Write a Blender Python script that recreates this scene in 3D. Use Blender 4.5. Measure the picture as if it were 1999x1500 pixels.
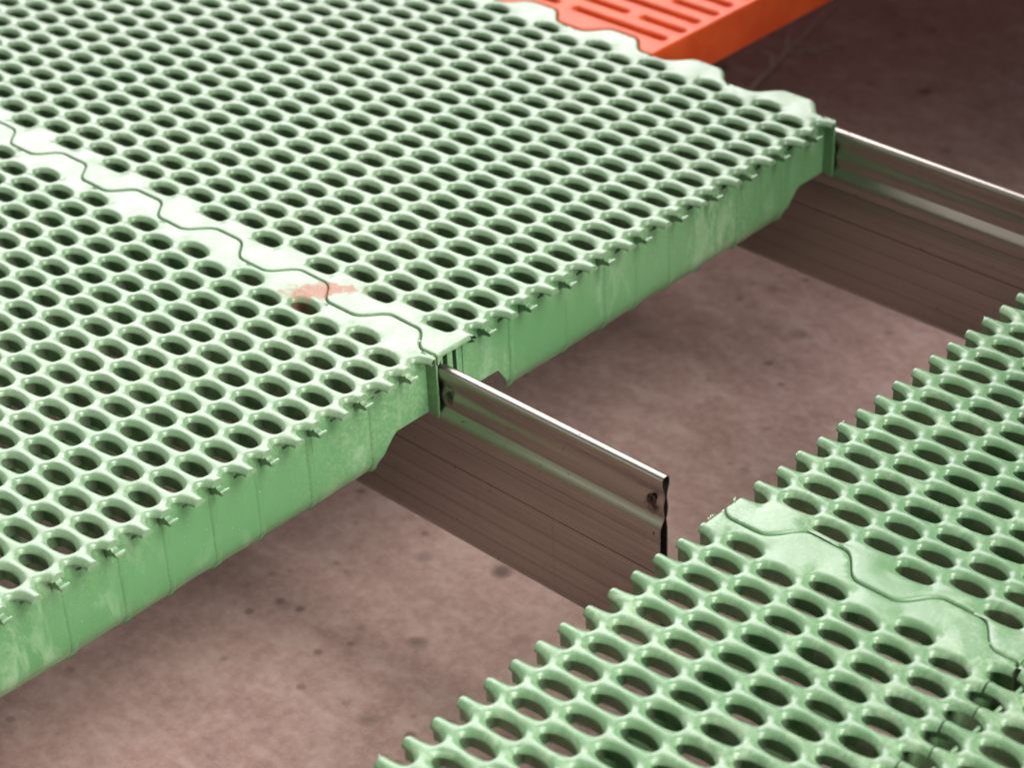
import bpy, bmesh, math, random
import numpy as np
from mathutils import Vector, Matrix
from mathutils.geometry import delaunay_2d_cdt

for o in list(bpy.data.objects):
    bpy.data.objects.remove(o)
scene = bpy.context.scene
COL = scene.collection
S = 0.0185                      # metres per lattice unit (hole pitch across the panel)
V = 2.909                       # hole pitch along the panel, in lattice units
rnd = random.Random(7)
rng = np.random.default_rng(7)

# ------------------------------------------------------------------ camera
cam_d = bpy.data.cameras.new('camera')
cam = bpy.data.objects.new('camera', cam_d)
COL.objects.link(cam)
scene.camera = cam
CAMF = 4312.02          # focal length in photo pixels
def rod(r):
    r = np.array(r, float); t = np.linalg.norm(r); k = r / t
    K = np.array([[0, -k[2], k[1]], [k[2], 0, -k[0]], [-k[1], k[0], 0]])
    return np.eye(3) + np.sin(t) * K + (1 - np.cos(t)) * K @ K
CR = rod((2.050257, 0.793377, -0.471034))
CP = np.array((45.47549, -42.56335, 39.07836))
m = Matrix.Identity(4)
for i in range(3):
    m[i][0] = CR[0][i]; m[i][1] = -CR[1][i]; m[i][2] = -CR[2][i]; m[i][3] = CP[i] * S
cam.matrix_world = m
cam_d.sensor_width = 36
cam_d.lens = CAMF / 1999 * 36
cam_d.clip_start = 0.02
cam_d.clip_end = 60
cam_d.dof.use_dof = True
cam_d.dof.focus_distance = 68 * S
cam_d.dof.aperture_fstop = 9

# ------------------------------------------------------------------ world, lamps, exposure
w = bpy.data.worlds.new('World')
scene.world = w
w.use_nodes = True
w.node_tree.nodes['Background'].inputs[0].default_value = (0.92, 0.97, 1.0, 1)
w.node_tree.nodes['Background'].inputs[1].default_value = 0.035

def aim(o, target):
    d = Vector(target) - o.location
    o.rotation_euler = d.to_track_quat('-Z', 'Y').to_euler()

def area_lamp(name, loc, target, sx, sy, power, col=(1, 1, 1)):
    l = bpy.data.lights.new(name, 'AREA')
    l.shape = 'RECTANGLE'; l.size = sx; l.size_y = sy
    l.energy = power; l.color = col
    o = bpy.data.objects.new(name, l)
    COL.objects.link(o)
    o.location = loc
    aim(o, target)
    return o

def spot_lamp(name, loc, target, power, radius, cone, blend, col=(1, 1, 1)):
    l = bpy.data.lights.new(name, 'SPOT')
    l.energy = power; l.color = col; l.shadow_soft_size = radius
    l.spot_size = math.radians(cone); l.spot_blend = blend
    o = bpy.data.objects.new(name, l)
    COL.objects.link(o)
    o.location = loc
    aim(o, target)
    return o

# a wide bright window front beyond the far left of the floor
area_lamp('window_or_fill_light', (-1.76, 1.14, 1.55), (-0.05, 0.02, 0.0), 2.4, 2.0, 110, (1.0, 0.965, 0.975))
# added dim fill on the near left, brightens the beam's pale band
area_lamp('window_or_fill_light', (-1.15, -1.62, 0.80), (0.0, 0.0, 0.0), 2.0, 0.8, 6, (1.0, 0.94, 0.82))
# a soft work light and a row of three small bulbs under it, to the right of the camera
WORK = (1.18, -0.18, 1.40)
l = area_lamp('work_light', WORK, (-0.08, -0.55, -0.24), 1.5, 1.0, 7.7, (1.0, 0.97, 0.92))
l.data.spread = math.radians(52)
for k in range(3):
    a = (k - 1) * 0.2
    spot_lamp('work_bulb', (WORK[0] - a * 0.6, WORK[1] + a, WORK[2] - 0.12), (-0.06, -0.42, -0.2), 4, 0.018, 54, 0.7, (1.0, 0.97, 0.92))

# added low fill in front, brightens the upright walls
l = area_lamp('wall_fill', (1.65, -0.05, 0.42), (0.0, -0.15, -0.03), 0.6, 0.4, 1.5, (1.0, 0.98, 0.95))
l.data.spread = math.radians(46)
# soft ceiling light
area_lamp('ceiling_light', (0.3, -0.1, 2.3), (0.2, -0.05, 0.0), 2.2, 2.2, 6, (1.0, 0.99, 0.96))

scene.view_settings.view_transform = 'Standard'
scene.view_settings.look = 'None'
scene.view_settings.exposure = 0
scene.view_settings.gamma = 1
scene.view_settings.use_curve_mapping = False
scene.render.engine = 'CYCLES'
scene.render.resolution_x = 1024
scene.render.resolution_y = 769
scene.cycles.max_bounces = 8

# ------------------------------------------------------------------ materials
class NT:
    def __init__(self, name):
        self.mat = bpy.data.materials.new(name)
        self.mat.use_nodes = True
        self.t = self.mat.node_tree
        self.b = self.t.nodes['Principled BSDF']
    def n(self, typ, **kw):
        nd = self.t.nodes.new(typ)
        for k, v in kw.items():
            setattr(nd, k, v)
        return nd
    def link(self, a, b):
        self.t.links.new(a, b)
    def pos(self):
        return self.n('ShaderNodeNewGeometry').outputs['Position']
    def mapping(self, vec, scale=(1, 1, 1), loc=(0, 0, 0), rot=(0, 0, 0)):
        mp = self.n('ShaderNodeMapping')
        mp.inputs['Scale'].default_value = scale
        mp.inputs['Location'].default_value = loc
        mp.inputs['Rotation'].default_value = rot
        self.link(vec, mp.inputs['Vector'])
        return mp.outputs[0]
    def noise(self, vec, scale, detail=4, rough=0.55, dist=0):
        nz = self.n('ShaderNodeTexNoise')
        nz.inputs['Scale'].default_value = scale
        nz.inputs['Detail'].default_value = detail
        nz.inputs['Roughness'].default_value = rough
        nz.inputs['Distortion'].default_value = dist
        self.link(vec, nz.inputs['Vector'])
        return nz.outputs['Fac']
    def ramp(self, fac, a, b, va=0.0, vb=1.0):
        r = self.n('ShaderNodeMapRange')
        r.inputs[1].default_value = a; r.inputs[2].default_value = b
        r.inputs[3].default_value = va; r.inputs[4].default_value = vb
        self.link(fac, r.inputs[0])
        return r.outputs[0]
    def math(self, op, a, b=None):
        nd = self.n('ShaderNodeMath', operation=op)
        for i, x in enumerate((a, b)):
            if x is None: continue
            if isinstance(x, (int, float)): nd.inputs[i].default_value = x
            else: self.link(x, nd.inputs[i])
        return nd.outputs[0]
    def mix(self, fac, a, b):
        nd = self.n('ShaderNodeMix', data_type='RGBA')
        if isinstance(fac, (int, float)): nd.inputs[0].default_value = fac
        else: self.link(fac, nd.inputs[0])
        for i, x in ((6, a), (7, b)):
            if isinstance(x, tuple): nd.inputs[i].default_value = (*x, 1)
            else: self.link(x, nd.inputs[i])
        return nd.outputs[2]
    def bump(self, h, strength, dist=0.001):
        bp = self.n('ShaderNodeBump')
        bp.inputs['Strength'].default_value = strength
        bp.inputs['Distance'].default_value = dist
        self.link(h, bp.inputs['Height'])
        self.link(bp.outputs[0], self.b.inputs['Normal'])

def green_plastic(name, smear=False, scuff=0.35, ca=(0.142, 0.250, 0.134), cb=(0.172, 0.280, 0.156)):
    t = NT(name)
    p = t.pos()
    n1 = t.noise(p, 9, 3)
    base = t.mix(t.ramp(n1, .3, .7), ca, cb)
    # chalky handling scuffs
    pm = t.mapping(p, (60, 60, 22), rot=(0.3, 0.2, 0.5))
    n2 = t.noise(pm, 1.0, 8, .7, .6)
    n2b = t.noise(p, 14, 3)
    sc = t.math('MULTIPLY', t.ramp(n2, .50, .64), t.ramp(n2b, .40, .58))
    base = t.mix(t.math('MULTIPLY', sc, scuff), base, (0.46, 0.60, 0.40))
    # fine pale dust
    n3 = t.noise(p, 420, 4, .7)
    n4 = t.noise(p, 6.5, 2)
    du = t.math('MULTIPLY', t.ramp(n3, .45, .8), t.ramp(n4, .4, .65))
    base = t.mix(t.math('MULTIPLY', du, .35), base, (0.62, 0.64, 0.50))
    sp = t.ramp(t.noise(p, 900, 1), .74, .80)
    base = t.mix(t.math('MULTIPLY', sp, .5), base, (0.75, 0.78, 0.66))
    if smear:
        # reddish dried smear across the joint
        mp = t.mapping(p, (1, 1, 1), loc=(4.72 * S, 1.12 * S, 0))
        mp2 = t.mapping(mp, (1 / (.80 * S), 1 / (.80 * S), 0), rot=(0, 0, -0.75))
        mp3 = t.mapping(mp2, (.52, 1.45, 0))
        ln = t.n('ShaderNodeVectorMath', operation='LENGTH')
        t.link(mp3, ln.inputs[0])
        wob = t.noise(p, 130, 5, .7)
        d = t.math('ADD', ln.outputs['Value'], t.ramp(wob, .2, .8, -.7, .7))
        ms = t.math('MULTIPLY', t.ramp(d, 1.0, .55), t.ramp(t.noise(p, 1100, 3, .7), .34, .56))
        base = t.mix(t.math('MULTIPLY', ms, .85), base, (0.50, 0.145, 0.125))
    t.link(base, t.b.inputs['Base Color'])
    r = t.math('ADD', t.ramp(t.noise(p, 35, 4), .3, .7, .29, .40), t.math('MULTIPLY', sc, .2))
    if smear:
        r = t.math('ADD', r, t.math('MULTIPLY', ms, .5))
        t.link(t.ramp(ms, 0, 1, .72, .12), t.b.inputs['Specular IOR Level'])
    t.link(r, t.b.inputs['Roughness'])
    t.b.inputs['IOR'].default_value = 1.5
    t.b.inputs['Specular IOR Level'].default_value = .72
    t.b.inputs['Coat Weight'].default_value = .12
    t.b.inputs['Coat Roughness'].default_value = .07
    hb = t.math('ADD', t.math('MULTIPLY', t.noise(p, 90, 3), 1.0), t.math('MULTIPLY', n3, .10))
    t.bump(hb, .35, .0006)
    return t.mat

M_GREEN = green_plastic('green_plastic', ca=(0.112, 0.232, 0.110), cb=(0.140, 0.262, 0.130))
M_GREEN_SM = green_plastic('green_plastic_smeared', smear=True, scuff=.15)
M_WALL = green_plastic('green_plastic_scuffed', scuff=.34, ca=(0.098, 0.250, 0.100), cb=(0.120, 0.280, 0.118))

def flash_mat():
    t = NT('plastic_flash')
    p = t.pos()
    t.link(t.mix(t.ramp(t.noise(p, 300, 4), .35, .65), (0.30, 0.52, 0.28), (0.66, 0.74, 0.58)), t.b.inputs['Base Color'])
    t.b.inputs['Roughness'].default_value = .4
    return t.mat
M_FLASH = flash_mat()

def orange_mat():
    t = NT('orange_plastic')
    p = t.pos()
    t.link(t.mix(t.ramp(t.noise(p, 30, 4), .35, .65), (0.62, 0.070, 0.012), (0.72, 0.105, 0.020)), t.b.inputs['Base Color'])
    t.b.inputs['Roughness'].default_value = .42
    t.b.inputs['Specular IOR Level'].default_value = .22
    t.bump(t.noise(p, 120, 3), .25, .0006)
    return t.mat
M_ORANGE = orange_mat()

def steel_mat():
    t = NT('stainless_steel')
    p = t.pos()
    ps = t.mapping(p, (3, 400, 900))
    n1 = t.noise(ps, 1, 5, .6)
    blot = t.noise(t.mapping(p, (12, 12, 30)), 1, 4, .6)
    base = t.mix(t.ramp(n1, .35, .65), (0.33, 0.30, 0.275), (0.40, 0.365, 0.33))
    base = t.mix(t.ramp(blot, .5, .75, 0, .35), base, (0.30, 0.26, 0.23))
    bd = t.noise(t.mapping(p, (.35, 0, 95)), 1, 6, .7)
    base = t.mix(t.ramp(bd, .42, .62, 0, .25), base, (0.27, 0.235, 0.21))
    for bx, bz, br in ((10.33, -1.62, .34), (1.55, -1.5, .30)):
        v = t.mapping(p, (1 / (br * S * .9), 1 / (br * S), 1 / (br * S * 1.25)), loc=(-bx / (br * .9), 1.38 / br, -bz / (br * 1.25)))
        ln = t.n('ShaderNodeVectorMath', operation='LENGTH')
        t.link(v, ln.inputs[0])
        dd = t.math('ADD', ln.outputs['Value'], t.ramp(t.noise(p, 240, 4, .7), .2, .8, -.6, .6))
        base = t.mix(t.ramp(dd, 1.1, .55, 0, .92), base, (0.035, 0.022, 0.018))
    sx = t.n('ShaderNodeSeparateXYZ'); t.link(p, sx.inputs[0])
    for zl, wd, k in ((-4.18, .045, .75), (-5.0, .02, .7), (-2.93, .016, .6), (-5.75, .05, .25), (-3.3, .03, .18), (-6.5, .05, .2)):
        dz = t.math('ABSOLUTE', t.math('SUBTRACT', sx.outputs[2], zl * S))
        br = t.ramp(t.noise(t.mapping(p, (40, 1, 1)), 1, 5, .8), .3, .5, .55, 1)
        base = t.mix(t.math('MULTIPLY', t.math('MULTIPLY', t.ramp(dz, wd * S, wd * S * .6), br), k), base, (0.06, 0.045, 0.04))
    # hanging drips and fingermarks
    dr = t.noise(t.mapping(p, (160, 60, 9)), 1, 4, .6)
    base = t.mix(t.math('MULTIPLY', t.ramp(dr, .64, .76), .22), base, (0.13, 0.10, 0.09))
    spk = t.ramp(t.noise(p, 260, 2, .5), .72, .76)
    base = t.mix(t.math('MULTIPLY', spk, .7), base, (0.05, 0.04, 0.035))
    t.link(base, t.b.inputs['Base Color'])
    t.b.inputs['Metallic'].default_value = 1
    t.link(t.math('ADD', t.ramp(bd, .35, .65, .30, .42), t.ramp(blot, .45, .8, 0, .12)), t.b.inputs['Roughness'])
    t.bump(n1, .04, .0003)
    return t.mat
M_STEEL = steel_mat()

def weld_mat():
    t = NT('burnt_weld')
    p = t.pos()
    t.link(t.mix(t.ramp(t.noise(p, 500, 4), .35, .65), (0.02, 0.012, 0.01), (0.14, 0.09, 0.075)), t.b.inputs['Base Color'])
    t.b.inputs['Metallic'].default_value = .6
    t.b.inputs['Roughness'].default_value = .5
    return t.mat
M_WELD = weld_mat()

def floor_mat():
    t = NT('concrete_floor')
    p = t.pos()
    n1 = t.noise(p, 5, 3, .5)
    n2 = t.noise(t.mapping(p, (1, 1.7, 1), rot=(0, 0, .6)), 24, 5, .6, .4)
    n3 = t.noise(p, 130, 6, .7)
    base = t.mix(t.ramp(n1, .3, .7), (0.330, 0.203, 0.176), (0.375, 0.238, 0.208))
    base = t.mix(t.ramp(n2, .5, .75, 0, .7), base, (0.52, 0.385, 0.345))
    base = t.mix(t.ramp(n2, .46, .28, 0, .5), base, (0.22, 0.138, 0.12))
    base = t.mix(t.ramp(n3, .4, .68, 0, .45), base, (0.55, 0.41, 0.365))
    # scattered pits
    vo = t.n('ShaderNodeTexVoronoi')
    vo.inputs['Scale'].default_value = 17
    t.link(p, vo.inputs['Vector'])
    pit = t.math('MULTIPLY', t.ramp(vo.outputs['Distance'], .17, .06), t.ramp(t.noise(p, 7, 2), .47, .56))
    base = t.mix(t.math('MULTIPLY', pit, .75), base, (0.07, 0.045, 0.04))
    vo2 = t.n('ShaderNodeTexVoronoi')
    vo2.inputs['Scale'].default_value = 46
    t.link(p, vo2.inputs['Vector'])
    pit2 = t.math('MULTIPLY', t.ramp(vo2.outputs['Distance'], .22, .10), t.ramp(t.noise(p, 13, 2), .50, .60))
    base = t.mix(t.math('MULTIPLY', pit2, .6), base, (0.09, 0.058, 0.05))
    t.link(base, t.b.inputs['Base Color'])
    t.b.inputs['Roughness'].default_value = .85
    t.bump(t.math('ADD', n3, t.math('MULTIPLY', pit, -1.0)), .5, .002)
    return t.mat
M_FLOOR = floor_mat()

def plain(name, col, rough):
    t = NT(name)
    p = t.pos()
    c2 = tuple(x * .6 for x in col)
    t.link(t.mix(t.ramp(t.noise(p, 160, 3), .35, .65), col, c2), t.b.inputs['Base Color'])
    t.b.inputs['Roughness'].default_value = rough
    return t.mat
M_STRAW = plain('dry_straw', (0.92, 0.86, 0.78), .8)

# ------------------------------------------------------------------ mesh helpers
def np_mesh(name, verts, faces, mat, smooth=True, flat=None):
    """verts (n,3) in lattice units, faces list of index lists"""
    me = bpy.data.meshes.new(name)
    verts = np.asarray(verts, float) * S
    cnt = np.array([len(f) for f in faces], dtype=np.int32)
    loops = np.concatenate([np.asarray(f, dtype=np.int32) for f in faces]) if len(faces) else np.zeros(0, np.int32)
    me.vertices.add(len(verts))
    me.vertices.foreach_set('co', verts.astype(np.float32).ravel())
    me.loops.add(len(loops))
    me.loops.foreach_set('vertex_index', loops)
    me.polygons.add(len(faces))
    st = np.zeros(len(faces), np.int32); st[1:] = np.cumsum(cnt)[:-1]
    me.polygons.foreach_set('loop_start', st)
    me.polygons.foreach_set('loop_total', cnt)
    sm = np.full(len(faces), smooth, dtype=bool)
    if flat is not None:
        sm[flat] = False
    me.polygons.foreach_set('use_smooth', sm)
    me.update(calc_edges=True)
    me.validate()
    me.materials.append(mat)
    return me

def link(name, me, parent=None, loc=None):
    o = bpy.data.objects.new(name, me)
    COL.objects.link(o)
    if parent: o.parent = parent
    if loc is not None: o.location = tuple(c * S for c in loc)
    return o

def bm_mesh(name, bm, mat, smooth=False):
    me = bpy.data.meshes.new(name)
    for v in bm.verts: v.co *= S
    bmesh.ops.recalc_face_normals(bm, faces=bm.faces)
    bm.to_mesh(me); bm.free()
    for p in me.polygons: p.use_smooth = smooth
    me.materials.append(mat)
    return me

def thing(name, label, cat, group=None, loc=(0, 0, 0)):
    o = bpy.data.objects.new(name, None)
    o.empty_display_size = .02
    COL.objects.link(o)
    o.location = tuple(c * S for c in loc)
    o['label'] = label; o['category'] = cat
    if group: o['group'] = group
    return o

def box_bm(bm, x0, x1, y0, y1, z0, z1):
    vs = [bm.verts.new(p) for p in ((x0, y0, z0), (x1, y0, z0), (x1, y1, z0), (x0, y1, z0), (x0, y0, z1), (x1, y0, z1), (x1, y1, z1), (x0, y1, z1))]
    for f in ((0, 3, 2, 1), (4, 5, 6, 7), (0, 1, 5, 4), (1, 2, 6, 5), (2, 3, 7, 6), (3, 0, 4, 7)):
        bm.faces.new([vs[i] for i in f])

def bevel_all(bm, w, seg=2):
    bmesh.ops.bevel(bm, geom=list(bm.edges), offset=w, segments=seg, affect='EDGES', profile=.6)

# ------------------------------------------------------------------ oval-hole cell
HX, TX = 0.6413, 0.8132           # hexagon corner / tip
HA, HB, HN = 0.61, 0.282, 1.97    # hole outline
HC = 0.17                         # height of the rounded cap
DIP = 0.035                       # the short links sit lower than the long rods
def zc_rod(x):
    t = min(1, max(0, (abs(x) - .25) / (HX - .25)))
    return -.03 * t * t * (3 - 2 * t)
def zc_link(t): return -.03 - DIP * math.sin(math.pi * t) ** 2
XS = [HX, .50, .33, .17, 0, -.17, -.33, -.50, -HX]
def hy(x): return HB * max(0, 1 - abs(x / HA) ** HN) ** (1 / HN)
LT = [0, .25, .5, .75]
def cell_loops():
    B = []; H = []; ZC = []
    xc = .535
    yc = hy(xc)
    def linkpts(sx, sy, up):
        out = []
        for t in LT:                         # t: tip -> corner
            tt = t if up else 1 - t
            b = (sx * (TX + (HX - TX) * tt), sy * .5 * tt)
            yy = yc * math.sin(tt * math.pi / 2)
            xx = HA * max(0, 1 - (yy / HB) ** HN) ** (1 / HN)
            h = (sx * xx, sy * yy)
            out.append((b, h, zc_link(tt)))
        return out
    def rodpts(sy, sgn):
        out = []
        for x in XS[:-1]:
            x *= sgn
            hx = x
            if abs(x) > .6: hx = math.copysign(xc, x)
            elif abs(x) > .4: hx = math.copysign(.44, x)
            out.append(((x, sy * .5), (hx, sy * hy(hx)), zc_rod(x)))
        return out
    seq = linkpts(1, 1, True) + rodpts(1, 1) + linkpts(-1, 1, False) + linkpts(-1, -1, True) + rodpts(-1, -1) + linkpts(1, -1, False)
    for b, h, z in seq:
        B.append(b); H.append(h); ZC.append(z)
    return np.array(B), np.array(H), np.array(ZC)
CB, CH, CZ = cell_loops()
NC = len(CB)
SS = [0, .3, .52, .70, .84, .93, .98, 1.0]
def capz(s): return -HC * (.6 * s ** 2.3 + .4 * (1 - math.sqrt(max(0, 1 - (.985 * s) ** 2))) / .8274)
def cell_mesh(web):
    rings = []
    for s in SS:
        xy = CB + (CH - CB) * s
        z = capz(s) + CZ * (1 - .6 * s)
        rings.append(np.column_stack([xy, z]))
    for l, z in ((0, -HC - .04), (.45, -HC - .045), (.52, -HC - .06), (.52, web)):
        xy = CH + (CB - CH) * l
        rings.append(np.column_stack([xy, np.full(NC, z) + CZ * (.4 if z > -.28 else 0)]))
    Vt = np.concatenate(rings)
    F = []
    for r in range(len(rings) - 1):
        for i in range(NC):
            j = (i + 1) % NC
            F.append((r * NC + i, r * NC + j, (r + 1) * NC + j, (r + 1) * NC + i))
    return Vt, np.array(F)
CELL_V, CELL_F = cell_mesh(-.70)
CELLF_V, _ = cell_mesh(-.30)
CELL_C = CELL_V[CELL_F].mean(1)          # face centres

def rod_profile(x, web=None):
    """outline (dy, z) of a rod cut across at local x, from -side to +side"""
    hw = .5 - hy(x)
    half = [(s * hw, capz(s) + zc_rod(x) * (1 - .6 * s)) for s in SS] + [(hw, -HC - .04)]
    wz = -.26 if web is None else web
    if web is not None: half += [(hw * .48, -HC - .045), (hw * .48, wz)]
    left = [(-a, b) for a, b in half[1:]][::-1]
    return left + half

def wave_y(x, phase, ylo, yhi):
    """interlocking trapezoid edge with rounded corners; phase = centre of a low plateau"""
    P = 4.53
    def raw(t):
        t = abs(((t - phase + P / 2) % P) - P / 2)
        a, b = .78, 1.48
        if t < a: return 0.
        if t > b: return 1.
        return (t - a) / (b - a)
    k = [raw(x + d) for d in (-.26, -.17, -.09, 0, .09, .17, .26)]
    wts = (.6, .9, 1.1, 1.2, 1.1, .9, .6)
    s = sum(a * b for a, b in zip(k, wts)) / sum(wts)
    return ylo + (yhi - ylo) * s

def poly_area(p):
    p = np.asarray(p); x, y = p[:, 0], p[:, 1]
    return .5 * np.sum(x * np.roll(y, -1) - np.roll(x, -1) * y)

def inside(pts, poly):
    poly = np.asarray(poly); x, y = pts[:, 0], pts[:, 1]
    res = np.zeros(len(pts), bool)
    j = len(poly) - 1
    for i in range(len(poly)):
        xi, yi = poly[i]; xj, yj = poly[j]
        c = ((yi > y) != (yj > y)) & (x < (xj - xi) * (y - yi) / (yj - yi + 1e-12) + xi)
        res ^= c
        j = i
    return res

def plate(outline, zs, step, free):
    """triangulated plate. outline (n,2), zs per outline vertex, free = mask of vertices on the free rim"""
    outline = np.asarray(outline, float); zs = np.asarray(zs, float)
    lo, hi = outline.min(0), outline.max(0)
    gx = np.arange(lo[0] + step / 2, hi[0], step); gy = np.arange(lo[1] + step / 2, hi[1], step)
    g = np.array([(a, b) for a in gx for b in gy])
    g = g + rng.uniform(-.1, .1, g.shape) * step
    g = g[inside(g, outline)]
    d = np.sqrt(((g[:, None, :] - outline[None]) ** 2).sum(2))
    keep = d.min(1) > step * .45
    g = g[keep]; d = d[keep]
    wgt = np.exp(-(d / .30) ** 2)
    zi = (wgt * np.where(free, 0, zs)[None]).sum(1) / (wgt * (~free)[None]).sum(1).clip(1e-6)
    near = np.where(free[None], 99, d).min(1)
    zi *= np.exp(-(near / .20) ** 2)
    pts = [Vector(p) for p in outline] + [Vector(p) for p in g]
    n = len(outline)
    edges = [(i, (i + 1) % n) for i in range(n)]
    ov, oe, of, orig, _, _ = delaunay_2d_cdt(pts, edges, [], 1, 1e-6)
    allz = np.concatenate([zs, zi])
    verts = []
    for v, og in zip(ov, orig):
        verts.append((v[0], v[1], allz[og[0]] if og else 0))
    faces = []
    for f in of:
        a = poly_area([verts[i][:2] for i in f])
        faces.append(tuple(f) if a > 0 else tuple(f)[::-1])
    return np.array(verts), faces

def rim_strip(line, inward, depth):
    """rounded rim + skirt along a polyline; inward (n,2) unit vectors"""
    line = np.asarray(line); n = len(line)
    prof = [(0.09, 0), (0.045, -.012), (.012, -.045), (0, -.09), (0, None)]
    V_ = []
    for a, z in prof:
        V_.append(np.column_stack([line + inward * a, np.full(n, z) if z is not None else -np.broadcast_to(depth, n)]))
    V_ = np.concatenate(V_)
    F = []
    for r in range(len(prof) - 1):
        for i in range(n - 1):
            F.append((r * n + i, (r + 1) * n + i, (r + 1) * n + i + 1, r * n + i + 1))
    return V_, F

def inward_normals(line, toward):
    line = np.asarray(line)
    t = np.gradient(line, axis=0)
    nn = np.column_stack([-t[:, 1], t[:, 0]])
    nn /= np.linalg.norm(nn, axis=1)[:, None]
    s = np.sign((nn * np.asarray(toward)).sum(1))
    s[s == 0] = 1
    return nn * s[:, None]

GAP = 0.024
def make_grating(ox, oy, x_min, x_max, end_min, end_max, wlo, whi, mat, name='grating'):
    """end_min / end_max: 'sawn', 'clip' (hooked front), 'mate' (counterpart of clip), 'plain'
       wlo / whi: (phase, ylow, yhigh) of the wave edge on the -Y and +Y side"""
    VV = []; FF = []; flat = []
    nv = 0
    def add(v, f, isflat=False):
        nonlocal nv
        VV.append(np.asarray(v, float))
        if isflat: flat.extend(range(len(FF), len(FF) + len(f)))
        FF.extend([tuple(int(i) + nv for i in q) for q in f])
        nv += len(v)
    lo_cut, hi_cut = 0, 0
    for r in range(40):
        off = .5 * V if r % 2 else 0
        y = oy + r * .5
        n0 = math.floor((x_min - ox - off) / V) - 1
        n1 = math.ceil((x_max - ox - off) / V) + 1
        for n in range(n0, n1 + 1):
            x = ox + off + n * V
            if x < x_min - .01 or x > x_max + .01: continue
            at_lo = abs(x - x_min) < .05; at_hi = abs(x - x_max) < .05
            tv = CELL_V; keep = np.ones(len(CELL_F), bool)
            cx, cy = CELL_C[:, 0], CELL_C[:, 1]
            rodj = np.where(cy > 0, round(y + .5 - oy), round(y - .5 - oy))
            odd = (rodj % 2) == 1
            if at_hi:
                keep &= cx < 0
                if end_max == 'clip':
                    tv = CELLF_V
                    keep &= ~(odd & (cx > -.33))
            if at_lo:
                if end_min == 'mate':
                    tv = CELLF_V
                    keep &= np.where(odd, cx > -.17, cx > .17)
                else:
                    keep &= cx > 0
            f = CELL_F[keep]
            used = np.unique(f)
            mp = np.full(len(tv), -1); mp[used] = np.arange(len(used))
            add(tv[used] + np.array([x, y, 0]), mp[f])
    # rod ends
    for j in range(0, 21):
        y = oy + j
        for which, xe, mode, sg in (('lo', x_min, end_min, -1), ('hi', x_max, end_max, 1)):
            if mode == 'plain': continue
            # rods sit between the cut holes of the boundary column
            par_even_rows = abs(((xe - ox) / V) - round((xe - ox) / V)) < .02
            yy = y + (.5 if par_even_rows else 0)
            if yy > oy + 19.6 or yy < oy + .2: continue
            odd = j % 2 == 1
            lx = 0.0; web = None; ext = .05
            if mode == 'clip' and odd: lx = -.33; ext = .012
            if mode == 'mate': lx = -.17 if odd else .17; ext = .012 if odd else .0
            if mode == 'sawn': web = -.75; ext = .06 + rnd.uniform(-.03, .05)
            pr = np.array(rod_profile(lx, web))
            cxy = (pr[:, 1].min() + pr[:, 1].max()) / 2
            xr = xe + lx
            rim = {'sawn': .035, 'mate': .022}.get(mode, .03)
            rr = []
            for dx, sc in ((0, 1), (ext, 1), (ext + rim, 1 - rim * 3.2)):
                rr.append(np.column_stack([np.full(len(pr), xr + sg * dx), yy + pr[:, 0] * sc, (pr[:, 1] + .12) * sc - .12]))
            n = len(pr)
            vv = np.concatenate(rr)
            fs = []
            for a in range(2):
                for i in range(n - 1):
                    q = (a * n + i, a * n + i + 1, (a + 1) * n + i + 1, (a + 1) * n + i)
                    fs.append(q if sg < 0 else q[::-1])
            add(vv, fs)
            if web is None: caps = [tuple(range(2 * n, 3 * n))]
            else: caps = [tuple(range(2 * n + 2, 3 * n - 2)), (2 * n, 2 * n + 1, 3 * n - 2, 3 * n - 1)]
            add(vv, [c if sg < 0 else c[::-1] for c in caps], True)
    # plates along the two wave edges
    for side in (0, 1):
        r_out = 39 if side else 0
        r_in = 38 if side else 1
        sy = 1 if side else -1
        y_out, y_in = oy + r_out * .5, oy + r_in * .5
        line = []; zz = []
        offo = .5 * V if r_out % 2 else 0
        n0 = math.floor((x_min - ox) / V) - 2; n1 = math.ceil((x_max - ox) / V) + 2
        for n in range(n0, n1):
            x = ox + offo + n * V
            for t in LT:                                   # tip(left) -> corner(left)
                line.append((x - TX + (TX - HX) * t, y_out + sy * .5 * t)); zz.append(zc_link(t))
            for xs in XS[::-1]:
                line.append((x + xs, y_out + sy * .5)); zz.append(zc_rod(xs))
            for t in LT[:0:-1]:
                line.append((x + TX - (TX - HX) * t, y_out + sy * .5 * t)); zz.append(zc_link(t))
            x2 = x + .5 * V
            for xs in XS[::-1][:-1]:
                line.append((x2 + xs, y_out)); zz.append(zc_rod(xs))
        line = np.array(line); zz = np.array(zz)
        k = (line[:, 0] > x_min - .001) & (line[:, 0] < x_max + .001)
        line, zz = line[k], zz[k]
        xa = x_min - (.06 if end_min == 'sawn' else 0)
        xb = x_max + (.0 if end_max != 'clip' else -.04 if side == 0 else -.13)
        if end_max == 'clip':
            k = line[:, 0] < xb - .02
            tail = ~k
            line, zz = line[k], zz[k]
        ph, ylo, yhi = (whi if side else wlo)
        g = -GAP / 2 if side else GAP / 2
        wx = np.arange(xa, xb + .01, .085)
        wx[-1] = xb
        wv = np.array([(a, wave_y(a, ph, ylo, yhi) + g) for a in wx])
        # free rim path: from end of cell line -> front edge -> wave -> back edge
        y_e = line[-1][1]; y_s = line[0][1]
        front = [(xb, y_e + (wv[-1][1] - y_e) * t) for t in np.linspace(0, 1, 8)[:-1]]
        back = [(xa, wv[0][1] + (y_s - wv[0][1]) * t) for t in np.linspace(0, 1, 8)[1:]]
        path = np.array(front + list(wv[::-1]) + back)
        cen_in = inward_normals(path, (0, 0)) if False else None
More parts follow.
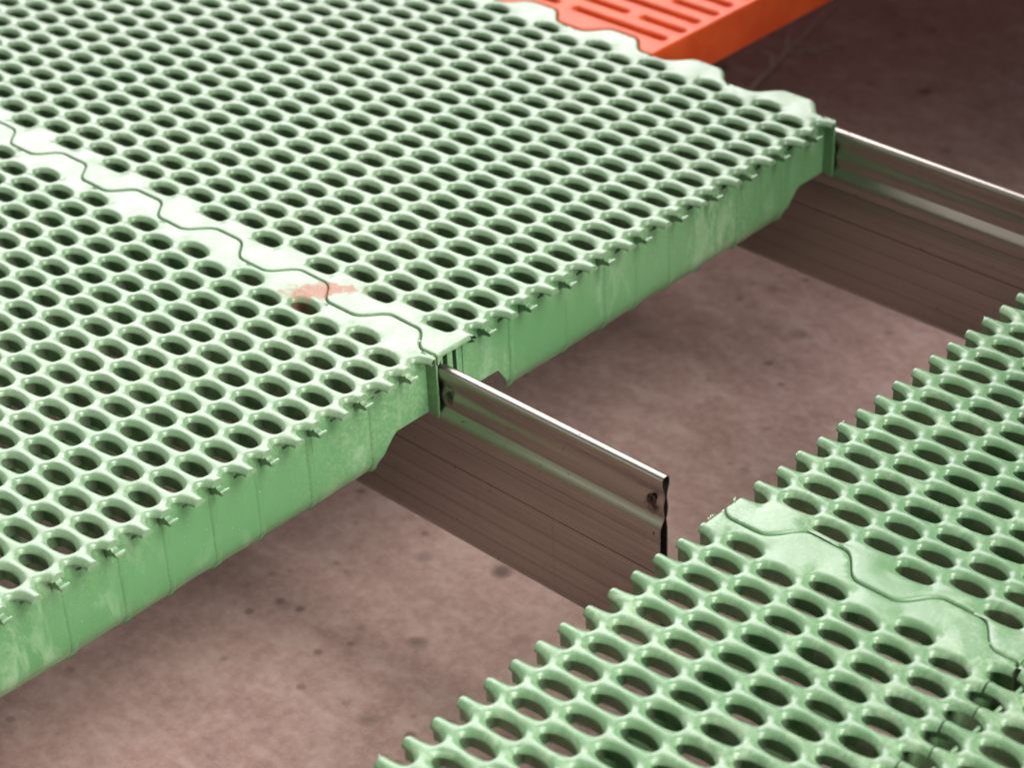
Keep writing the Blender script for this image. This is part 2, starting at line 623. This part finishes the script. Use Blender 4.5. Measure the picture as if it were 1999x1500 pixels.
        # inward direction via polygon orientation
        t = np.gradient(path, axis=0); t /= np.linalg.norm(t, axis=1)[:, None]
        poly = np.concatenate([line, path])
        ccw = poly_area(poly) > 0
        nn = np.column_stack([-t[:, 1], t[:, 0]]) * (1 if ccw else -1)
        dep = np.full(len(path), .42)
        if end_max == 'clip': dep[:len(front)] = .15
        rv, rf = rim_strip(path, nn, dep)
        inner = path + nn * .09
        # drop inner points that fold over at the ends
        out = np.concatenate([line, inner]); zo = np.concatenate([zz, np.zeros(len(inner))])
        fr = np.concatenate([np.zeros(len(line), bool), np.ones(len(inner), bool)])
        pv, pf = plate(out, zo, .17, fr)
        add(pv, pf)
        if ccw: rf = [q[::-1] for q in rf]
        add(rv, [q[::-1] for q in rf])
    Vt = np.concatenate(VV)
    key = np.round(Vt, 4)
    # merge coincident boundary vertices
    uq, idx, inv = np.unique(key, axis=0, return_index=True, return_inverse=True)
    inv = inv.ravel()
    FF2 = []; fl2 = []
    flats = set(flat)
    for i, f in enumerate(FF):
        q = tuple(int(inv[a]) for a in f)
        if len(set(q)) < 3: continue
        if len(set(q)) < len(q):
            seen = []
            for a in q:
                if a not in seen: seen.append(a)
            q = tuple(seen)
        if i in flats: fl2.append(len(FF2))
        FF2.append(q)
    P_ = Vt[idx].copy()
    # slight moulding warp so that no two cells catch the light alike
    a, b = P_[:, 0], P_[:, 1]
    P_[:, 2] += .010 * np.sin(a * .83 + b * .41 + ox) + .008 * np.sin(a * .37 - b * 1.13 + oy) + .005 * np.sin(a * 2.3 + b * 1.9)
    P_[:, 1] += .010 * np.sin(a * 1.31 + b * .77) + .006 * np.sin(a * 3.1 - b * 2.3)
    P_[:, 0] += .008 * np.sin(a * .91 - b * 1.47)
    me = np_mesh(name, P_, FF2, mat, True, fl2)
    me.set_sharp_from_angle(angle=math.radians(48))
    return me

# ------------------------------------------------------------------ hook (one under every second rod of a clipped front)
def hook_mesh():
    bm = bmesh.new()
    prof = [(-.62, -.19), (-.36, -.19), (-.32, -.19), (-.29, -.27), (-.22, -.31), (-.08, -.32), (0.0, -.34), (.01, -.41), (-.06, -.48), (-.22, -.50), (-.38, -.54), (-.50, -.62), (-.62, -.77)]
    hw = .115
    a = [bm.verts.new((x, -hw, z)) for x, z in prof]
    b = [bm.verts.new((x, hw, z)) for x, z in prof]
    bm.faces.new(a); bm.faces.new(b[::-1])
    for i in range(len(prof)):
        j = (i + 1) % len(prof)
        bm.faces.new((a[i], b[i], b[j], a[j]))
    bmesh.ops.recalc_face_normals(bm, faces=bm.faces)
    es = [e for e in bm.edges]
    bmesh.ops.bevel(bm, geom=es, offset=.014, segments=1, affect='EDGES')
    b2 = bmesh.new()
    box_bm(b2, -.055, .035, -.18, .18, -.36, -.265)
    bevel_all(b2, .025, 2)
    me = bpy.data.meshes.new('t'); b2.to_mesh(me); b2.free(); bm.from_mesh(me)
    b2 = bmesh.new()
    box_bm(b2, -.37, -.305, -.215, .215, -.25, -.19)
    bevel_all(b2, .018, 2)
    me = bpy.data.meshes.new('t'); b2.to_mesh(me); b2.free(); bm.from_mesh(me)
    return bm_mesh('clip_hook', bm, M_GREEN, False)
HOOK = hook_mesh()

RIB_J = [2.5, 5.3, 7.38, 9.05, 10.9, 12.7, 14.9, 17.62]
def wall_mesh():
    """front wall in (j, z), thickness along x; local x=0 is the outer face"""
    zb, zn, zt = -3.58, -2.42, -.19
    out = [(0.12, zt), (0.12, zn - .05), (1.70, zn - .05), (1.78, zn - .10), (2.42, zb + .02), (2.5, zb)]
    out += [(2.5 + (17.55 - 2.5) * t, zb) for t in np.linspace(0, 1, 46)[1:]]
    out += [(17.75, zb), (17.86, zb + .12), (18.42, zn - .16), (18.62, zn), (20.13, zn), (20.13, zt)]
    out += [(20.13 + (0.12 - 20.13) * t, zt) for t in np.linspace(0, 1, 60)[1:-1]]
    out = np.array(out)
    holes = [(j - .17, j + .15, -.60, -.30) for j in range(2, 20, 2)] + [(.36, .62, -.80, -.5)]
    pts = list(map(Vector, out)); n = len(out)
    edges = [(i, (i + 1) % n) for i in range(n)]
    for a, b, c, d in holes:
        k = len(pts)
        pts += [Vector(q) for q in ((a, c), (b, c), (b, d), (a, d))]
        edges += [(k, k + 1), (k + 1, k + 2), (k + 2, k + 3), (k + 3, k)]
    g = np.array([(a, b) for a in np.arange(.2, 20.2, .33) for b in np.arange(-3.5, -.3, .2)])
    g = g[inside(g, out)]
    d = np.sqrt(((g[:, None] - out[None]) ** 2).sum(2)).min(1)
    g = g[d > .1]
    ok = np.ones(len(g), bool)
    for a, b, c, dd in holes:
        ok &= ~((g[:, 0] > a - .06) & (g[:, 0] < b + .06) & (g[:, 1] > c - .06) & (g[:, 1] < dd + .06))
    pts += [Vector(q) for q in g[ok]]
    ov, oe, of, *_ = delaunay_2d_cdt(pts, edges, [], 1, 1e-6)
    ov = np.array([tuple(v) for v in ov])
    F = []
    for f in of:
        c = ov[list(f)].mean(0)
        if any(a < c[0] < b and e < c[1] < dd for a, b, e, dd in holes): continue
        F.append(tuple(f) if poly_area(ov[list(f)]) > 0 else tuple(f)[::-1])
    bow = -((np.clip(-2.95 - ov[:, 1], 0, 9) / .63) ** 2) * .28
    bow += .02 * np.sin(ov[:, 0] * 1.7) + .012 * np.sin(ov[:, 0] * 4.1 + 1)
    n = len(ov); TH = .11
    Vt = np.concatenate([np.column_stack([bow, ov]), np.column_stack([bow - TH, ov])])
    FF = list(F) + [tuple(i + n for i in f[::-1]) for f in F]
    cnt = {}
    for f in F:
        for i in range(len(f)):
            e = (f[i], f[(i + 1) % len(f)])
            cnt[e] = 1
    for (a, b) in list(cnt):
        if (b, a) not in cnt:
            FF.append((a, a + n, b + n, b))
    me = np_mesh('side_wall', Vt, FF, M_WALL, True)
    me.set_sharp_from_angle(angle=math.radians(35))
    return me
WALL = wall_mesh()

def rib_mesh(k):
    r = random.Random(k)
    bm = bmesh.new()
    hw = .085
    zs = np.linspace(-.62, -3.56, 12)
    prev = None
    for z in zs:
        bow = -((max(0, -2.95 - z)) / .63) ** 2 * .28
        row = [bm.verts.new((bow + a, b * (1 + .15 * r.uniform(-1, 1)), z)) for a, b in ((-.02, -hw * 1.7), (.046, -hw), (.050, hw * .75), (-.02, hw * 1.9))]
        if prev:
            for i in range(3): bm.faces.new((prev[i], prev[i + 1], row[i + 1], row[i]))
        prev = row
    # ragged moulding flash hanging at the foot
    base = [(-.16, -.19), (-.16, .12), (-.15, .24)]
    y = -.16
    last = None
    for i in range(7):
        zz = -3.56 - r.uniform(.0, .09) * (1 if 0 < i < 6 else .1)
        a = bm.verts.new((-.245, y, -3.54)); b = bm.verts.new((-.23 + r.uniform(-.02, .03), y + r.uniform(-.02, .02), zz)); c = bm.verts.new((-.29, y, -3.54))
        if last:
            bm.faces.new((last[0], a, b, last[1])); bm.faces.new((last[1], b, c, last[2]))
        last = (a, b, c)
        y += .065
    return bm_mesh('wall_rib', bm, M_WALL, True)
RIBS = [rib_mesh(k) for k in range(4)]

def fin_mesh(h, depth, seed):
    """thin end fin in the xz plane with a ragged trimmed outer edge; local x from 0 to depth"""
    r = random.Random(seed)
    bm = bmesh.new()
    zs = np.linspace(-.06, -h, 26)
    rows = []
    for i, z in enumerate(zs):
        e = depth + r.uniform(-.012, .012)
        tk = .035 + r.uniform(0, .012)
        zz = z - (.0 if i < 25 else 0)
        drop = (.02 if i < 24 else .2)
        rows.append([bm.verts.new(p) for p in ((0, -tk, max(z, -h + .38)), (e - .05, -tk, max(z, -h + .22)), (e, -tk * .7 + r.uniform(-.01, .01), z), (e, tk * .9, z), (e - .05, tk, max(z, -h + .22)), (0, tk, max(z, -h + .38)))])
    for a, b in zip(rows, rows[1:]):
        for i in range(5):
            bm.faces.new((a[i], a[i + 1], b[i + 1], b[i]))
    bm.faces.new(rows[-1]); bm.faces.new(rows[0][::-1])
    bmesh.ops.remove_doubles(bm, verts=bm.verts, dist=.0005)
    return bm_mesh('end_fin', bm, M_WALL, False)

def plate_box(name, parent, x0, x1, y0, y1, z0, z1, mat, bev=.015):
    bm = bmesh.new()
    box_bm(bm, x0, x1, y0, y1, z0, z1)
    if bev: bevel_all(bm, bev, 1)
    return link(name, bm_mesh(name, bm, mat), parent)

def burr_mesh(spots, seed):
    r = random.Random(seed)
    bm = bmesh.new()
    for (x, y, z, sc) in spots:
        k = r.randint(2, 4)
        for _ in range(k):
            dy = r.uniform(-.17, .17)
            p = Vector((x + r.uniform(.02, .06), y + dy, z - .02 - HC * (dy / .2) ** 2 * (z > -.2)))
            d = Vector((r.uniform(-.6, -.05), r.uniform(-.6, .6), r.uniform(-.3, .7))).normalized()
            L = sc * r.uniform(.06, .16)
            wv = Vector((r.uniform(-1, 1), r.uniform(-1, 1), r.uniform(-1, 1))).normalized() * r.uniform(.022, .045)
            pts = []
            q = p.copy(); dd = d.copy()
            for i in range(4):
                f = 1 - i / 4.5
                pts.append((q + wv * f, q - wv * f))
                q = q + dd * (L / 3)
                dd = (dd + Vector((r.uniform(-.5, .5), r.uniform(-.5, .5), r.uniform(-.2, .6)))).normalized()
            vs = [(bm.verts.new(a), bm.verts.new(b)) for a, b in pts]
            for a, b in zip(vs, vs[1:]):
                bm.faces.new((a[0], a[1], b[1], b[0]))
    return bm_mesh('saw_burrs', bm, M_FLASH, True)

# ------------------------------------------------------------------ the setting
Z_FLOOR = -13.0
bm = bmesh.new()
e = 260
vs = [bm.verts.new(p) for p in ((-e, -e, Z_FLOOR), (e, -e, Z_FLOOR), (e, e, Z_FLOOR), (-e, e, Z_FLOOR))]
bm.faces.new(vs)
fl = link('floor', bm_mesh('floor', bm, M_FLOOR)); fl['kind'] = 'structure'
bm = bmesh.new()
box_bm(bm, -46, -37.2, -60, 70, Z_FLOOR + .01, -.9)  # unseen wall, added to keep window light from under the panels
pw = link('light_block_wall', bm_mesh('light_block_wall', bm, M_FLOOR)); pw['kind'] = 'structure'

# ------------------------------------------------------------------ steel beams
def beam_mesh(x0, x1):
    side = [(0, -.50), (.075, -.508), (.14, -.545), (.185, -.62), (.195, -.72), (.18, -.87), (.13, -1.02), (.085, -1.16), (.068, -1.27), (.072, -1.36),
            (.095, -1.46), (.125, -1.58), (.130, -1.72), (.112, -1.88), (.085, -2.02), (.078, -2.06), (.095, -2.10), (.185, -2.24), (.275, -2.38), (.298, -2.45), (.305, -2.55),
            (.305, -2.88), (.298, -2.90), (.305, -2.92), (.305, -4.14), (.303, -4.15), (.284, -4.155), (.284, -4.2), (.289, -4.98), (.287, -5.0), (.276, -5.005), (.278, -5.1),
            (.284, -5.6), (.288, -5.72), (.284, -5.84), (.28, -6.9), (.275, -7.12), (.21, -7.32), (.10, -7.45), (0, -7.5)]
    tk = .045
    kl = lambda a, z: a if z > -2.09 else .08 + (a - .08) * .92
    kr = lambda a, z: a if z > -2.09 else a * .34
    outer = [(-kl(a, z), z) for a, z in side] + [(kr(a, z), z) for a, z in side[-2:0:-1]]
    n = len(outer)
    O = np.array(outer)
    t = np.roll(O, -1, 0) - np.roll(O, 1, 0); t /= np.linalg.norm(t, axis=1)[:, None]
    nn = np.column_stack([-t[:, 1], t[:, 0]])
    I = O + nn * tk
    I[:, 0] = np.where(np.abs(I[:, 0]) * np.sign(O[:, 0] + 1e-9) * np.sign(I[:, 0] + 1e-9) < .012, np.sign(O[:, 0]) * .012, I[:, 0])
    xs = [x0, x1 - .28, x1 - .1, x1 - .02, x1]
    V_ = []; F = []
    for x in xs: V_.append(np.column_stack([np.full(n, x), O]))
    V_.append(np.column_stack([np.full(n, x1), I])); V_.append(np.column_stack([np.full(n, x1 - 3), I]))
    V_ = np.concatenate(V_)
    # crimp the cut end a little
    R = len(xs) + 2
    for r in range(R - 1):
        for i in range(n):
            j = (i + 1) % n
            F.append((r * n + i, r * n + j, (r + 1) * n + j, (r + 1) * n + i))
    F.append(tuple(range((R - 1) * n, R * n)))
    me = np_mesh('rail', V_, F, M_STEEL, True)
    bm = bmesh.new(); bm.from_mesh(me); bmesh.ops.recalc_face_normals(bm, faces=bm.faces); bm.to_mesh(me); bm.free()
    me.set_sharp_from_angle(angle=math.radians(38))
    return me

BEAM_Y = -1.15
b1 = thing('steel_beam', 'sawn-off stainless steel support beam ending in the open gap between the green panels', 'beam', 'steel beams under the floor panels')
link('rail', beam_mesh(-37, 10.75), b1, (0, BEAM_Y, 0))
def weld(parent, x, z, r0):
    bm = bmesh.new()
    N, K = 22, 6
    grid = []
    for k in range(K):
        rr = [0.0, .25, .5, .7, .88, 1.0][k]
        h = [-.02, .0, -.012, .006, -.008, -.05][k]
        row = []
        for i in range(N):
            a = 2 * math.pi * i / N
            q = rr * r0 * (1 + .16 * math.sin(3 * a + k) * (k > 2))
            row.append(bm.verts.new((x + q * math.cos(a) * 1.2, BEAM_Y - .155 - h - .01 * math.sin(a * 2 + k * 1.4), z + q * math.sin(a))))
        grid.append(row)
    for a, b in zip(grid, grid[1:]):
        for i in range(N):
            bm.faces.new((a[i], a[(i + 1) % N], b[(i + 1) % N], b[i]))
    bmesh.ops.remove_doubles(bm, verts=bm.verts, dist=.0002)
    return link('weld_spot', bm_mesh('weld_spot', bm, M_WELD, True), parent)
weld(b1, 10.30, -1.48, .15)
bm = bmesh.new()
bmesh.ops.create_circle(bm, cap_ends=True, segments=14, radius=.05, matrix=Matrix.Translation((10.52, BEAM_Y - .289, -2.62)) @ Matrix.Rotation(math.pi / 2, 4, 'X') @ Matrix.Diagonal((.8, 1.3, 1, 1)))
link('drilled_hole', bm_mesh('drilled_hole', bm, M_WELD), b1)

b2 = thing('steel_beam', 'long stainless steel support beam running from the far green panel corner to the right edge', 'beam', 'steel beams under the floor panels')
link('rail', beam_mesh(-37, 46), b2, (0, BEAM_Y + 21.68, 0))

# ------------------------------------------------------------------ green slatted panels
def panel(label, ox, oy, x_min, x_max, emin, emax, wlo, whi, mat, wall_x=None, seed=1):
    t = thing('slatted_panel', label, 'floor panel', 'green plastic slatted floor panels')
    link('grating', make_grating(ox, oy, x_min, x_max, emin, emax, wlo, whi, mat), t)
    if emax == 'clip':
        for j in range(1, 20, 2):
            if emax == 'clip':
                link('clip_hook', HOOK, t, (x_max, oy + j, 0))
        wx = x_max - .615
        wl = link('side_wall', WALL, t, (wx, oy, 0))
        for k, j in enumerate(RIB_J):
            rb = bpy.data.objects.new('wall_rib', RIBS[(k + seed) % 4]); COL.objects.link(rb)
            rb.parent = wl; rb.location = (0, j * S, 0)
        link('end_fin', fin_mesh(2.72, .52, seed), t, (wx - .03, oy + 20.14, 0))
        # stiffeners behind the corner of the plate
        plate_box('corner_stiffener', t, x_max - 1.3, x_max - .18, oy - 1.28, oy - 1.18, -.52, -.05, M_WALL)
        plate_box('corner_stiffener', t, x_max - 1.3, x_max - .17, oy - .99, oy - .75, -1.9, -.05, M_WALL)
        plate_box('corner_stiffener', t, x_max - 1.3, x_max - .21, oy - .54, oy - .42, -1.9, -.05, M_WALL)
        plate_box('corner_stiffener', t, x_max - .72, x_max - .615, oy - .39, oy + .115, -2.46, -.27, M_WALL)
    return t

def ribs_under(t, xs, y0, y1, zb=-3.3):
    for x in xs:
        plate_box('under_rib', t, x - .06, x + .06, y0, y1, zb, -.8, M_WALL, 0)

def light_block_ribs(t, x0, x1, oy, zt=-1.1):  # lengthwise ribs added to block bounce light, so the holes stay dark
    for k in range(9):
        plate_box('under_rib', t, x0, x1, oy + 1.94 + 2 * k, oy + 2.06 + 2 * k, -2.3, zt, M_WALL, 0)

LX = -.14
XB = V / 2 + LX
XL = XB - 13 * V
W_MID = (1.20, -1.43, -.58)
W_FAR = (1.10, 20.24, 21.10)
W_NEAR = (1.20, -1.43 - 21.683, -.58 - 21.683)
W_R = (14.45, -1.98, -1.03)
W_RF = (14.45, -1.98 + 21.65, -1.03 + 21.65)
W_RN = (14.45, -1.98 - 21.65, -1.03 - 21.65)
OYL, OYR1, OYR2 = -21.683 + .14, -22.32 + .14, -.70 + .14

pL = panel('large pale green slatted panel at the left edge, left of the sawn-off steel beam',
           LX, OYL, XL, XB, 'plain', 'clip', W_NEAR, W_MID, M_GREEN_SM, seed=1)
ribs_under(pL, [XB - V * k + .05 for k in (2.5, 4.5, 6.5, 8.5, 10.5, 12.5)], OYL + .3, OYL + 19.3)
pL.location.z -= .018 * S
light_block_ribs(pL, XL + .3, XB - .8, OYL)
pU = panel('large pale green slatted panel between the two steel beams, touching the orange panel',
           LX, .14, XL, XB, 'plain', 'clip', W_MID, W_FAR, M_GREEN_SM, seed=2)
ribs_under(pU, [XB - V * k + .05 for k in (2.5, 4.5, 6.5, 8.5, 10.5, 12.5)], .3, 19.3)
light_block_ribs(pU, XL + .3, XB - .8, .14)
XR0 = 13.655 + LX; XR1 = XR0 + 3.5 * V
pR1 = panel('green slatted panel with sawn-off rods at the bottom right, below the wavy joint',
            XR0, OYR1, XR0, XR1, 'sawn', 'clip', W_RN, W_R, M_GREEN, seed=3)
pR1.location.z -= .016 * S
pR2 = panel('green slatted panel with sawn-off rods on the right edge, above the wavy joint',
            XR0, OYR2, XR0, XR1, 'sawn', 'clip', W_R, W_RF, M_GREEN, seed=4)
for t, oy, sd in ((pR1, OYR1, 11), (pR2, OYR2, 12)):
    ribs_under(t, [XR0 + V * 1.08, XR0 + V * 2.1], oy + .3, oy + 19.3)
    light_block_ribs(t, XR0 + V * 1.1, XR1 - .8, oy)
    r2 = random.Random(sd)
    spots = []
    for j in range(20):
        if r2.random() < .75:
            spots.append((XR0 - .09, oy + j + .5, -.03, r2.choice((.4, .5, .7, 1.2))))
        if r2.random() < .3:
            spots.append((XR0 - .09, oy + j + .5, -.3, .8))
    if sd == 11:
        spots += [(XR0 - .1, -2.45 + .15 * k, .0, 1.0) for k in range(3)]
    else:
        spots += [(XR0 - .1, -1.5 + .2 * k, .0, 1.1) for k in range(2)]
    b = link('saw_burrs', burr_mesh(spots, sd), t); b['kind'] = 'stuff'
OX3 = XR1 - .5 * V
pR3 = panel('green slatted panel cut by the bottom right corner, joined beyond the staggered rod ends',
            OX3, OYR1, XR1, XR1 + 4 * V, 'mate', 'plain', W_RN, W_R, M_GREEN, seed=5)
pR4 = panel('sliver of green slatted panel at the right edge beyond the staggered joint',
            OX3, OYR2, XR1, XR1 + 4 * V, 'mate', 'plain', W_R, W_RF, M_GREEN, seed=6)

for t, oy in ((pR3, OYR1), (pR4, OYR2)):
    plate_box('under_rib', t, XR1 + .36, XR1 + .46, oy - .2, oy + 20.1, -3.5, -.25, M_WALL, 0)
    ribs_under(t, [XR1 + 1.9 * V, XR1 + 3.4 * V], oy + .3, oy + 19.3)

# ------------------------------------------------------------------ orange slotted panel
def orange_panel():
    t = thing('slotted_panel', 'glossy orange panel with long narrow slots behind the far edge of the green panel', 'floor panel')
    XE = -8.1
    RP = 1.08; Y0 = 21.78; NX = 16
    VV = []; FF = []; nv = 0
    def add(v, f):
        nonlocal nv
        VV.append(np.asarray(v, float)); FF.extend([tuple(int(i) + nv for i in q) for q in f]); nv += len(v)
    DX = 5.98 / NX
    def cell(cx, cy, nseg, hl):
        hw, hh = nseg * DX / 2, RP / 2
        B = []; H = []
        r = .135
        for i in range(nseg): B.append((hw - i * DX, hh))
        for i in range(4): B.append((-hw, hh - i * RP / 4))
        for i in range(nseg): B.append((-hw + i * DX, -hh))
        for i in range(4): B.append((hw, -hh + i * RP / 4))
        B = np.array(B); n = len(B)
        for b in B:
            x = max(-(hl - r), min(hl - r, b[0] * (hl + .2) / hw))
            if abs(b[0]) > hw - 1e-6:
                a = math.atan2(b[1] / hh * 1.0, 1.0) * 2 if abs(b[1]) < hh - 1e-6 else math.copysign(math.pi / 2, b[1])
                H.append((math.copysign(hl - r + r * math.cos(a), b[0]), r * math.sin(a)))
            else:
                H.append((x, math.copysign(r, b[1])))
        H = np.array(H)
        cxy = np.column_stack([np.clip(H[:, 0], -(hl - r), hl - r), np.zeros(n)])
        rad = H - cxy; rad /= np.linalg.norm(rad, axis=1)[:, None].clip(1e-6)
        rings = [np.column_stack([B, np.zeros(n)])]
        for off, z in ((.17, 0), (.10, -.025), (.04, -.08), (.008, -.15), (0, -.22), (0, -1.1)):
            rings.append(np.column_stack([H + rad * off, np.full(n, z)]))
        v = np.concatenate(rings) + np.array([cx, cy, 0])
        f = []
        for q in range(len(rings) - 1):
            for i in range(n):
                j = (i + 1) % n
                f.append((q * n + i, q * n + j, (q + 1) * n + j, (q + 1) * n + i))
        add(v, f)
    rows = 52  # far rows are out of view, added to shade the floor beyond
    for rI in range(rows):
        y = Y0 + rI * RP
        if rI % 2 == 0:
            for k in range(5): cell(XE - 2.99 - 5.98 * k, y, 16, 2.54)
        else:
            cell(XE - 2.99 / 2, y, 8, 1.16)
            for k in range(4): cell(XE - 5.98 - 5.98 * k, y, 16, 2.54)
            cell(XE - 5 * 5.98 + 2.99 / 2, y, 8, 1.0)
    # near plate up to the wavy joint
    xa, xb = XE - 5 * 5.98, XE
    yb = Y0 - RP / 2
    line = np.array([(xa + i * DX, yb) for i in range(5 * NX + 1)])
    wx = np.arange(xa, xb, .1); wx = np.append(wx, xb)
    wv = np.array([(a, wave_y(a, *W_FAR) + .05) for a in wx])[::-1]
    tt = np.gradient(wv, axis=0); tt /= np.linalg.norm(tt, axis=1)[:, None]
    # wave runs below the line: inward is +y
    nn = np.column_stack([-tt[:, 1], tt[:, 0]]); nn *= np.sign(nn[:, 1:2])
    rv, rf = rim_strip(wv, nn, .5)
    out = np.concatenate([line[::-1], (wv + nn * .09)[::-1]])
    pv, pf = plate(out, np.zeros(len(out)), .3, np.ones(len(out), bool))
    add(pv, pf); add(rv, rf)
    V_ = np.concatenate(VV)
    uq, idx, inv = np.unique(np.round(V_, 4), axis=0, return_index=True, return_inverse=True)
    inv = inv.ravel()
    F2 = []
    for f in FF:
        q = []
        for a in f:
            b = int(inv[a])
            if b not in q: q.append(b)
        if len(q) > 2: F2.append(tuple(q))
    me = np_mesh('slotted_top', V_[idx], F2, M_ORANGE, True)
    bm = bmesh.new(); bm.from_mesh(me); bmesh.ops.recalc_face_normals(bm, faces=bm.faces); bm.to_mesh(me); bm.free()
    link('slotted_top', me, t)
    # side wall with a rounded shoulder
    ys = [wave_y(XE, *W_FAR) + .06] + list(np.linspace(Y0 - .3, Y0 + rows * RP - RP / 2, 30))
    prof = [(-.02, 0), (.03, -.012), (.075, -.05), (.095, -.12), (.10, -.25), (.10, -1.80), (.07, -1.9), (-.05, -1.9), (-.05, -.3)]
    V2 = [(XE + a, y, z) for y in ys for a, z in prof]
    n = len(prof); F = []
    for i in range(len(ys) - 1):
        for k in range(n - 1):
            F.append((i * n + k, (i + 1) * n + k, (i + 1) * n + k + 1, i * n + k + 1))
    F.append(tuple(range(n))); F.append(tuple(range((len(ys) - 1) * n, len(ys) * n))[::-1])
    me = np_mesh('side_wall', V2, F, M_ORANGE, True)
    bm = bmesh.new(); bm.from_mesh(me); bmesh.ops.recalc_face_normals(bm, faces=bm.faces); bm.to_mesh(me); bm.free()
    me.set_sharp_from_angle(angle=math.radians(50))
    link('side_wall', me, t)
    return t
orange_panel()

# ------------------------------------------------------------------ dry stalk on the floor beyond the far beam
def at_floor(px, py, z=Z_FLOOR):
    d = CR.T @ np.array([(px - 999.5) / CAMF, (py - 750) / CAMF, 1.])
    return CP + d * ((z - CP[2]) / d[2])
def tube(bm, pts, r0, r1):
    prev = None; n = 7
    for i, p in enumerate(pts):
        p = Vector(p)
        a = Vector(pts[max(0, i - 1)]); b = Vector(pts[min(len(pts) - 1, i + 1)])
        t = (b - a).normalized(); u = t.cross(Vector((0, 0, 1))).normalized(); v = t.cross(u)
        r = r0 + (r1 - r0) * i / (len(pts) - 1)
        row = [bm.verts.new(p + (u * math.cos(2 * math.pi * k / n) + v * math.sin(2 * math.pi * k / n)) * r) for k in range(n)]
        if prev:
            for k in range(n): bm.faces.new((prev[k], prev[(k + 1) % n], row[(k + 1) % n], row[k]))
        prev = row
st = thing('dry_stalk', 'thin pale branching dry stalk lying on the dark floor beside the orange panel', 'dry stalk')
def stalk_part(name, pix, r0, r1):
    pts = []
    for k, (x, y) in enumerate(pix):
        q = at_floor(x, y); pts.append((q[0], q[1], Z_FLOOR + .12 + .12 * (k % 2)))
    bm = bmesh.new(); tube(bm, pts, r0, r1)
    link(name, bm_mesh(name, bm, M_STRAW, True), st)
stalk_part('stem', [(1440, 208), (1478, 166), (1510, 133), (1536, 106), (1560, 84), (1584, 60), (1606, 37), (1632, 14)], .07, .03)
stalk_part('twig', [(1536, 106), (1560, 109), (1595, 101), (1630, 91), (1665, 82), (1700, 77)], .055, .025)
stalk_part('twig', [(1536, 106), (1537, 90), (1538, 70)], .05, .03)
stalk_part('twig', [(1506, 134), (1506, 122), (1512, 114), (1500, 110), (1484, 101)], .05, .03)
